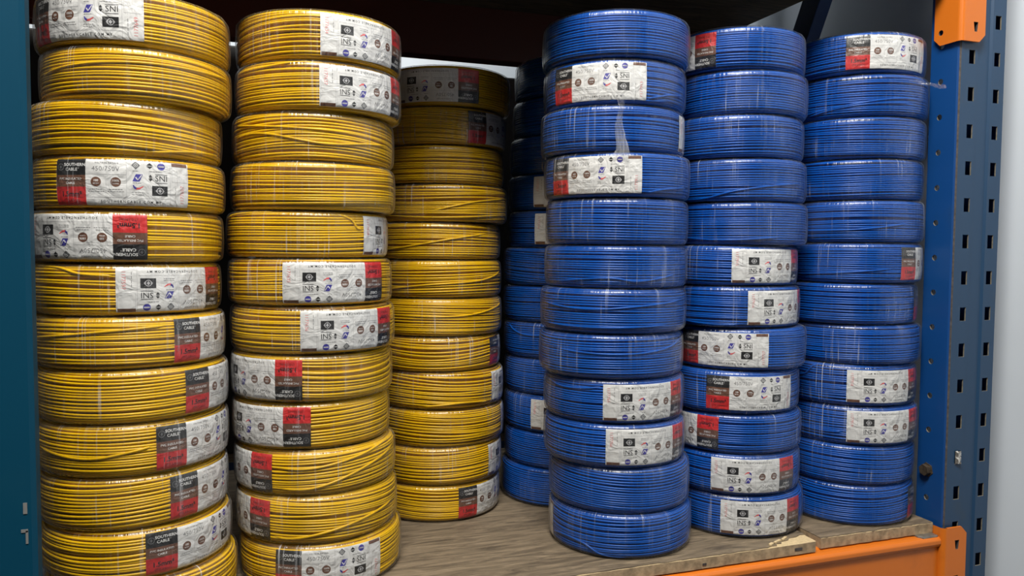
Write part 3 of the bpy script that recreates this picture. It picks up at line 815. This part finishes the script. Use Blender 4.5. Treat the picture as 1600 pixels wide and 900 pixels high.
def draw_label(serial):
    p = Print()
    p.rect(0, 0, LU, LV, 'white', 0, 2.5, 2.0)
    # the heading block
    p.rect(0, 32.5, 34, LV, 'black', 1, 2.5, 2.0)
    p.rect(0, 20, 34, 32.5, 'brown', 1, 2.5, 2.0)
    p.rect(0, 0, 34, 20, 'red', 1, 2.5, 2.0)
    p.ring(5.8, 41.2, 3.7, 0.6, 'grey', 2)
    p.poly([(6.6, 44.0), (4.2, 40.6), (5.6, 40.8)], 'grey', 2); p.poly([(5.0, 38.4), (7.4, 41.8), (6.0, 41.6)], 'grey', 2)
    p.text('SOUTHERN', 21.8, 43.6, 4.6, 'white', 2, 1.02, 0.022)
    p.text('CABLE', 18.2, 38.6, 4.6, 'white', 2, 1.02, 0.022)
    p.text('\u00ae', 26.4, 39.8, 2.2, 'white', 2)
    p.text('PVC INSULATED', 17, 28.4, 3.5, 'white', 2, 1.0, 0.012)
    p.text('CABLE', 17, 23.9, 3.5, 'white', 2, 1.0, 0.012)
    p.text('1.5mm\u00b2', 18, 12.0, 7.6, 'black', 2, 1.0, 0.03)
    p.text('(7/0.53mm)', 18.5, 5.6, 4.0, 'black', 2, 1.0, 0.0)
    # the rating panel
    p.text('VOLTAGE RATING', 55, 45.9, 2.5, 'grey', 1, 1.15, 0.01)
    p.text('450/750V', 54, 39.6, 7.0, 'grey', 1, 1.02, -0.008)
    p.rect(34, 33.6, 74.5, 33.9, 'light', 1); p.rect(74.3, 9, 74.6, 49, 'light', 1); p.rect(54.3, 9.2, 54.5, 33.6, 'light', 1)
    p.rect(34, 8.9, 118, 9.2, 'light', 1)
    for u, a, c in ((44.5, '100', 'METERS'), (64.0, '100%', 'COPPER')):
        p.disc(u, 25.6, 5.2, 'brown', 1)
        p.text(a, u, 26.9, 3.3, 'white', 2, 1.0, 0.02); p.text(c, u, 23.7, 1.7, 'white', 2, 1.0, 0.01)
        p.dashes(u, 17.6, 13, 'grey', 1); p.dashes(u, 15.2, 16, 'grey', 1, seed=5)
    # approval marks
    p.poly([(83.6, 49), (88, 44.6), (83.6, 40.2), (79.2, 44.6)], 'grey', 1); p.ring(83.6, 44.6, 2.0, 0.5, 'white', 2); p.disc(83.6, 44.6, 0.6, 'white', 2, 12)
    p.dashes(83.6, 38.4, 6, 'grey', 1)
    p.poly([(97.4, 48.0), (94.2, 45.0), (100.6, 45.0)], 'black', 1); p.poly([(97.4, 41.4), (94.2, 44.2), (100.6, 44.2)], 'black', 1)
    p.disc(109.4, 44.6, 4.0, 'blue', 1); p.rect(106.4, 43.9, 112.4, 45.3, 'light', 2); p.dashes(103, 38.6, 12, 'grey', 1)
    p.poly([(80.2, 27.0), (87.2, 27.0), (90.6, 35.0), (83.6, 35.0)], 'blue', 1)
    p.poly([(82.8, 31.4), (84.9, 28.4), (85.5, 29.6), (83.8, 32.0)], 'white', 2); p.poly([(84.9, 28.4), (85.9, 28.6), (90.0, 34.2), (88.9, 34.4)], 'white', 2)
    p.dashes(85, 25.3, 9, 'grey', 1)
    p.poly([(98.0, 35.0), (96.2, 32.6), (99.8, 32.6)], 'black', 1); p.poly([(98.0, 27.6), (95.8, 30.6), (100.2, 30.6)], 'black', 1); p.rect(96.6, 31.2, 99.4, 32.0, 'black', 1)
    p.text('SNI', 109.2, 30.9, 9.0, 'black', 1, 1.0, 0.0)
    p.rect(102.8, 35.2, 115.6, 35.8, 'black', 1); p.rect(102.8, 26.0, 115.6, 26.6, 'black', 1)
    arc = [(80.4, 22.8), (81.2, 19.9), (83.6, 18.0), (87.0, 18.4), (91.2, 21.6), (90.6, 22.2), (87.0, 20.4), (84.2, 20.3), (82.4, 21.6), (81.4, 23.2)]
    for k in range(4):
        p.poly([arc[k], arc[k + 1], arc[8 - k], arc[9 - k]], 'blue' if k < 2 else 'rose', 1)
    p.dashes(85.5, 14.8, 12, 'grey', 1); p.dashes(85.5, 12.8, 12, 'grey', 1, seed=3)
    p.rect(99.6, 12.2, 115.8, 23.0, 'black', 1)
    p.ring(107.7, 17.6, 3.6, 0.8, 'light', 2); p.poly([(103.0, 17.6), (105.2, 20.2), (105.2, 15.0)], 'light', 2); p.poly([(112.4, 17.6), (110.2, 20.2), (110.2, 15.0)], 'light', 2)
    p.poly([(107.7, 20.0), (105.9, 17.6), (107.7, 15.2), (109.5, 17.6)], 'light', 2)
    p.text('SOUTHERNCABLE.COM.MY', 79, 4.6, 3.7, 'black', 1, 1.42, 0.006)
    # the numbered end strip
    p.rect(118.8, 0, 119.1, LV, 'light', 1)
    p.rect(120.6, 45.6, 138.8, 49.6, 'brown', 1)
    p.rect(120.6, 28.2, 120.9, 45.4, 'light', 1); p.rect(138.5, 28.2, 138.8, 45.4, 'light', 1); p.rect(120.6, 28.2, 138.8, 28.5, 'light', 1)
    if serial: p.text(serial, 132.5, 14.2, 6.0, 'rose', 1, 1.0, -0.012, math.pi / 2)
    for k in range(4):
        p.rect(124.2, 5 + 4.6 * k, 124.7, 8.2 + 4.6 * k, 'grey', 1)
    return np.concatenate(p.v), np.concatenate(p.t), np.array(p.m)

def label_mesh(serial, ro, h, upright, seed):
    """bends the drawing round the coil; its local zero angle is the label's left end as seen from in front"""
    v, t, m = draw_label(serial)
    rs = np.random.RandomState(seed)
    u, w, lay = v[:, 0].copy(), v[:, 1].copy(), v[:, 2]
    if not upright:
        u, w = LU - u, LV - w
    tilt = rs.randn() * 0.006
    sec = Section(ro - 0.00140, h - 2 * SLACK, corner=0.0084)
    s = ((w - LV / 2) / 1000 * min(1.0, (h - 0.006) / 0.0525)) + (u / 1000 - 0.07) * tilt - 0.0006
    r, z, nr, nz = sec.at(s)
    rip = 0.00011 * (np.sin(u * 0.21 + rs.rand() * 6 + w * 0.05) + np.sin(u * 0.47 + rs.rand() * 6 - w * 0.09))
    off = rip + lay * 0.00011
    r = r + nr * off; z = z + nz * off
    a = u / 1000 / ro - math.pi / 2
    return quick_mesh('paper_label', np.column_stack([r * np.cos(a), r * np.sin(a), z + h / 2]), None, [PAPER[k] for k in PAPER_ORDER], False, m, t)

# a twisted tail of spare film
def tail_mesh(path, width, seed):
    rs = np.random.RandomState(seed)
    P = np.array(path, dtype=float); n = 26
    t = np.linspace(0, len(P) - 1, n); i = np.minimum(t.astype(int), len(P) - 2); f = (t - i)[:, None]
    c = P[i] * (1 - f) + P[i + 1] * f
    verts = []; w = 9
    for k in range(n):
        q = k / (n - 1)
        ww = np.interp(q, np.linspace(0, 1, len(width)), width)
        for j in range(w):
            x = j / (w - 1) - 0.5
            verts.append(c[k] + np.array([x * ww, -0.0012 * math.cos(j * 2.3 + q * 5) - 0.0016, 0.0]) + np.array([0.0004 * rs.randn(), 0, 0]))
    V = np.array(verts)
    a = np.arange(n - 1)[:, None]; b_ = np.arange(w - 1)[None, :]
    q = np.stack([a * w + b_, a * w + b_ + 1, (a + 1) * w + b_ + 1, (a + 1) * w + b_], -1).reshape(-1, 4)
    me = quick_mesh('film_tail', V, q, [TAIL])
    uv = me.uv_layers.new(name='wrap')
    co = V[q.reshape(-1)]
    uv.data.foreach_set('uv', np.column_stack([co[:, 0] + co[:, 1] * 0.5, co[:, 2]]).astype(np.float32).ravel())
    return me

# x, y, outer radius, height, label (Upright or upside Down, which end is given, its angle); topmost first
COILS = {
    'Y1': [
        (-0.1212, 1.0166, 0.1039, 0.0592, ('U', 'R', 0.189)),
        (-0.1192, 1.0159, 0.1025, 0.0572, None),
        (-0.1321, 1.0203, 0.1038, 0.0590, None),
        (-0.1295, 1.0194, 0.1043, 0.0576, ('U', 'L', -0.638)),
        (-0.1327, 1.0205, 0.1045, 0.0579, ('D', 'R', 0.294)),
        (-0.1346, 1.0212, 0.1035, 0.0577, ('D', 'L', 0.002)),
        (-0.1322, 1.0203, 0.1050, 0.0584, ('U', 'L', 0.546)),
        (-0.1299, 1.0196, 0.1058, 0.0595, ('U', 'L', 0.637)),
        (-0.1302, 1.0197, 0.1055, 0.0585, ('U', 'L', 0.321)),
        (-0.1299, 1.0196, 0.1045, 0.0592, ('U', 'L', 0.456)),
        (-0.1276, 1.0187, 0.1054, 0.0564, ('U', 'L', 0.177)),
        (-0.1218, 1.0168, 0.1065, 0.0582, None),
    ],
    'Y2': [
        (0.0939, 1.0567, 0.1057, 0.0605, ('D', 'L', -0.089)),
        (0.0928, 1.0571, 0.1065, 0.0599, ('D', 'L', -0.093)),
        (0.0860, 1.0595, 0.1037, 0.0601, None),
        (0.0857, 1.0596, 0.1056, 0.0595, None),
        (0.0776, 1.0623, 0.1037, 0.0583, ('D', 'L', 0.64)),
        (0.0810, 1.0612, 0.1061, 0.0585, ('D', 'L', -0.406)),
        (0.0843, 1.0600, 0.1065, 0.0592, ('D', 'L', -0.238)),
        (0.0822, 1.0607, 0.1048, 0.0594, ('D', 'R', -0.201)),
        (0.0809, 1.0612, 0.1026, 0.0587, ('D', 'R', -0.094)),
        (0.0856, 1.0596, 0.1055, 0.0566, ('D', 'R', -0.61)),
        (0.0877, 1.0589, 0.1058, 0.0606, ('D', 'R', -0.665)),
        (0.0923, 1.0573, 0.1065, 0.0602, ('U', 'L', -0.64)),
    ],
    'YB': [
        (0.3106, 1.2408, 0.1050, 0.0622, ('D', 'R', 0.255)),
        (0.3040, 1.2430, 0.1050, 0.0578, ('U', 'L', 0.159)),
        (0.3013, 1.2439, 0.1050, 0.0591, None),
        (0.3067, 1.2421, 0.1050, 0.0587, None),
        (0.2960, 1.2458, 0.1050, 0.0578, None),
        (0.2984, 1.2450, 0.1050, 0.0591, None),
        (0.2987, 1.2448, 0.1050, 0.0599, None),
        (0.2971, 1.2454, 0.1050, 0.0544, ('U', 'L', 0.707)),
        (0.3024, 1.2436, 0.1050, 0.0585, ('D', 'L', 0.667)),
        (0.3028, 1.2434, 0.1050, 0.0592, ('D', 'L', 1.006)),
        (0.3001, 1.2444, 0.1050, 0.0600, ('D', 'L', 0.633)),
        (0.2974, 1.2453, 0.1050, 0.0579, ('U', 'L', 0.099)),
    ],
    'BB': [
        (0.5400, 1.2364, 0.1050, 0.0657, None),
        (0.5373, 1.2373, 0.1050, 0.0625, None),
        (0.5325, 1.2389, 0.1050, 0.0621, None),
        (0.5308, 1.2395, 0.1050, 0.0599, ('D', 'L', -0.996)),
        (0.5312, 1.2394, 0.1050, 0.0612, ('D', 'L', -0.972)),
        (0.5231, 1.2422, 0.1050, 0.0627, None),
        (0.5235, 1.2421, 0.1050, 0.0604, None),
        (0.5238, 1.2419, 0.1050, 0.0599, None),
        (0.5252, 1.2414, 0.1050, 0.0601, None),
        (0.5256, 1.2413, 0.1050, 0.0628, ('D', 'L', -0.95)),
        (0.5260, 1.2412, 0.1050, 0.0592, None),
        (0.5210, 1.2429, 0.1050, 0.0640, None),
    ],
    'B1': [
        (0.5107, 1.0269, 0.1060, 0.0639, None),
        (0.5098, 1.0273, 0.1026, 0.0616, ('U', 'L', -1.391)),
        (0.5075, 1.0281, 0.1043, 0.0629, ('D', 'L', 0.654)),
        (0.5140, 1.0259, 0.1059, 0.0616, ('U', 'L', -1.452)),
        (0.5142, 1.0247, 0.1034, 0.0639, None),
        (0.5136, 1.0259, 0.1038, 0.0594, None),
        (0.5115, 1.0267, 0.1065, 0.0622, None),
        (0.5088, 1.0277, 0.1058, 0.0619, None),
        (0.5137, 1.0260, 0.1028, 0.0616, ('D', 'L', -0.595)),
        (0.5153, 1.0254, 0.1040, 0.0613, ('D', 'L', -0.566)),
        (0.5229, 1.0228, 0.1037, 0.0637, None),
        (0.5251, 1.0221, 0.1054, 0.0628, ('U', 'R', -1.652)),
    ],
    'B2': [
        (0.7237, 1.0369, 0.1027, 0.0618, ('D', 'R', -0.885)),
        (0.7281, 1.0354, 0.1027, 0.0636, None),
        (0.7241, 1.0367, 0.1027, 0.0628, None),
        (0.7285, 1.0352, 0.1027, 0.0635, None),
        (0.7319, 1.0341, 0.1027, 0.0638, None),
        (0.7204, 1.0392, 0.1027, 0.0595, ('D', 'L', -0.564)),
        (0.7238, 1.0369, 0.1027, 0.0619, ('D', 'L', -0.367)),
        (0.7345, 1.0331, 0.1027, 0.0627, ('U', 'L', -1.525)),
        (0.7259, 1.0361, 0.1027, 0.0646, ('U', 'L', -0.952)),
        (0.7303, 1.0346, 0.1027, 0.0597, ('D', 'R', -0.807)),
        (0.7299, 1.0347, 0.1027, 0.0616, ('D', 'L', -0.902)),
        (0.7358, 1.0326, 0.1027, 0.0640, ('D', 'L', -0.811)),
    ],
    'B3': [
        (0.9380, 1.0183, 0.1027, 0.0622, ('U', 'L', -0.868)),
        (0.9447, 1.0160, 0.1027, 0.0641, None),
        (0.9421, 1.0169, 0.1027, 0.0637, None),
        (0.9412, 1.0172, 0.1027, 0.0622, None),
        (0.9442, 1.0162, 0.1027, 0.0653, None),
        (0.9434, 1.0165, 0.1027, 0.0626, ('U', 'L', -0.01)),
        (0.9377, 1.0184, 0.1027, 0.0634, ('U', 'L', 0.46)),
        (0.9445, 1.0161, 0.1027, 0.0619, None),
        (0.9400, 1.0177, 0.1027, 0.0644, ('D', 'L', -0.744)),
        (0.9437, 1.0164, 0.1027, 0.0611, ('D', 'L', -0.765)),
        (0.9408, 1.0174, 0.1027, 0.0619, None),
        (0.9412, 1.0173, 0.1027, 0.0645, ('U', 'L', 0.386)),
    ],
}

STACKS = {
    'Y1': (YELLOW, 'yellow', 'of yellow stack by the teal post', 1.00),
    'Y2': (YELLOW, 'yellow', 'of the second yellow stack', 1.05),
    'YB': (YELLOW, 'yellow', 'of the shaded rear yellow stack', 0.95),
    'BB': (BLUE, 'blue', 'of the dim rear blue stack', 0.45),
    'B1': (BLUE, 'blue', 'of the foremost blue stack', 0.55),
    'B2': (BLUE, 'blue', 'of the middle blue stack', 0.55),
    'B3': (BLUE, 'blue', 'of blue stack by the upright', 0.60),
}
ORDER = ['topmost', 'second from top', 'third from top', 'fourth from top', 'fifth from top', 'sixth from top',
         'sixth from bottom', 'fifth from bottom', 'fourth from bottom', 'third from bottom', 'second from bottom', 'bottommost']
SERIAL = {('Y1', 4): '1177607', ('Y1', 6): '1177597', ('Y2', 1): '1177634', ('Y2', 2): '1177637', ('Y2', 6): '1177635', ('Y2', 7): '1177636',
          ('BB', 4): '1177717', ('BB', 5): '1177714', ('B1', 2): '1177913', ('B1', 4): '1177911', ('B1', 9): '1177765', ('B1', 10): '1177766',
          ('B2', 6): '1177915', ('B2', 7): '1177916', ('B2', 8): '1177727', ('B2', 11): '1177971', ('B2', 12): '1177974', ('B3', 9): '1177918', ('B3', 10): '1177919'}
# stray turns: (angle from the side facing the viewer, height from -1 bottom to 1 top)
LOOSE = {
    ('Y1', 2): [[(-75, -0.1), (-40, 0.25), (0, 0.45), (45, 0.5), (80, 0.6)]],
    ('Y1', 3): [[(10, -0.95), (40, -0.75), (75, -0.7)]],
    ('Y1', 6): [[(-75, 1.0), (-45, 0.95), (-28, 0.7), (-8, 0.6)]],
    ('Y1', 7): [[(-70, 0.15), (-20, 0.5), (23, 0.72)]],
    ('Y1', 9): [[(-75, 0.1), (-30, -0.25), (-5, -0.05), (10, 0.15)]],
    ('Y2', 2): [[(-80, 0.75), (-40, 0.8), (-18, 0.97), (-3, 1.03)]],
    ('Y2', 3): [[(-80, -0.1), (-40, 0.1), (5, -0.35), (40, -0.2), (65, -0.1)], [(-70, 0.6), (-20, 0.35), (30, 0.2)]],
    ('Y2', 5): [[(-85, 0.7), (-55, 1.0), (-20, 1.04)], [(18, 1.02), (30, 0.75), (35, 0.35), (39, 0.3)]],
    ('Y2', 10): [[(-28, -0.75), (0, -0.7), (40, 0.1), (75, 0.6)], [(-28, 0.3), (0, 0.3), (50, 0.9), (70, 0.95)]],
    ('Y2', 11): [[(-31, -0.8), (-10, -0.75), (35, -0.2), (70, 0.1)]],
    ('YB', 4): [[(-10, -0.5), (30, 0.1), (70, 0.4)]],
    ('YB', 5): [[(-70, -0.7), (-30, -0.4), (15, 0.15), (50, 0.5)]],
    ('YB', 6): [[(-60, -0.75), (-10, -0.35), (40, -0.1), (80, 0.45)]],
    ('YB', 7): [[(-40, 0.1), (20, 0.1), (60, 0.45), (85, 0.75)]],
    ('YB', 9): [[(-20, -0.95), (20, -0.75), (50, -0.85)]],
    ('BB', 8): [[(-70, 0.95), (-45, 0.4), (-20, 0.35), (5, 0.8), (30, 1.0)]],
    ('B1', 2): [[(26, -0.85), (36, -0.72), (48, -0.55), (70, -0.4)], [(-60, -0.97), (-20, -0.95), (20, -0.95), (50, -0.85)]],
    ('B1', 4): [[(23, -0.9), (40, -0.7), (70, -0.5)]],
    ('B1', 6): [[(-50, -0.8), (-5, -0.6), (20, -0.75), (60, -0.35)]],
    ('B1', 7): [[(-75, 0.35), (-20, 0.1), (25, 0.3), (70, 0.55)], [(-70, -0.75), (-10, -0.8), (50, -0.7)]],
    ('B1', 8): [[(-50, 0.3), (0, 0.15), (40, 0.3), (75, 0.75)]],
    ('B1', 9): [[(-75, 0.9), (-50, 0.6), (-28, 0.6), (-10, 0.72)]],
    ('B1', 12): [[(-72, -0.75), (-52, -0.45), (-30, -0.5), (-12, -0.95), (15, -1.0)]],
    ('B2', 4): [[(-70, -0.9), (-30, -0.95), (0, -0.6), (35, -0.3), (70, -0.1)]],
    ('B2', 5): [[(-85, 0.9), (-50, 1.02), (-20, 1.03)], [(-60, -0.7), (-10, -0.85), (40, -0.7)]],
    ('B2', 7): [[(-80, 0.2), (-50, 0.8), (-10, 0.9), (40, 1.0)], [(-85, -0.3), (-55, -0.75), (-15, -0.95), (12, -0.9)]],
    ('B3', 2): [[(-60, -0.8), (-20, -0.6), (30, -0.25), (60, -0.2)], [(-50, -0.9), (0, -0.55), (50, -0.45)]],
    ('B3', 5): [[(-70, -0.5), (0, -0.45), (50, -0.1)]],
    ('B3', 6): [[(-60, -0.7), (-10, -0.55), (35, -0.3)]],
    ('B3', 9): [[(-80, 0.75), (-55, 0.35), (-38, 0.4), (-28, 0.95), (-10, 1.03)]],
    ('B3', 10): [[(-50, -0.4), (-20, -0.45), (-4, -0.38)]],
}
SIDE_WORDS = {'U': 'with upright label', 'D': 'with upside-down label'}

def make_coil(stack, i, x, y, ro, h, lab, z):
    mat, colour, where, mess = STACKS[stack]
    seed = sum(ord(c) for c in stack) * 31 + i * 7
    rg = random.Random(seed)
    root = empty('cable_coil', (x, y, z))
    mid = (SIDE_WORDS[lab[0]] + ', ') if lab else ''
    tag(root, '%s cable coil %s%s %s' % (colour, mid, ORDER[i], where), 'cable coil', colour + ' cable coils wrapped in clear film')
    face = math.atan2(-x, y)                                     # the side towards the aisle where one would stand
    def child(me, rz=0.0):
        o = bpy.data.objects.new(me.name, me)
        COL.objects.link(o); o.parent = root
        o.rotation_euler = (0, 0, rz)
        return o
    child(winding_mesh(ro, h, seed, mess * (0.6 + 0.8 * rg.random()), mat))
    for kn in LOOSE.get((stack, i + 1), []):
        child(loose_mesh(ro, h, kn, mat), face)
    if lab:
        o_, side, ang = lab
        a0 = ang if side == 'L' else ang - LU / 1000 / ro
        child(label_mesh(SERIAL.get((stack, i + 1), '11776%02d' % (11 + seed % 80)), ro, h, o_ == 'U', seed), a0)
    child(film_mesh(ro, h, seed))
    if (stack, i) == ('B1', 1):
        child(tail_mesh([(0.008, -ro - 0.0005, 0.013), (0.010, -ro - 0.002, -0.006), (0.006, -ro - 0.0035, -0.028), (0.012, -ro - 0.004, -0.060), (0.010, -ro - 0.004, -0.072)],
                        [0.012, 0.006, 0.010, 0.016, 0.024], 3), face)['label'] = 'crumpled clear film tail hanging down over the next coil'
    if (stack, i) == ('B3', 1):
        child(tail_mesh([(0.075, -ro * 0.76, 0.052), (0.092, -ro * 0.74, 0.046), (0.108, -ro * 0.86, 0.040), (0.112, -ro * 0.95, 0.033)],
                        [0.010, 0.016, 0.018, 0.010], 4), face)['label'] = 'clear film tail sticking out towards the upright'

for stack, rows in COILS.items():
    z = DECK + 0.0003
    for i in range(11, -1, -1):
        x, y, ro, h, lab = rows[i]
        make_coil(stack, i, x, y, ro, h, lab, z)
        z += h
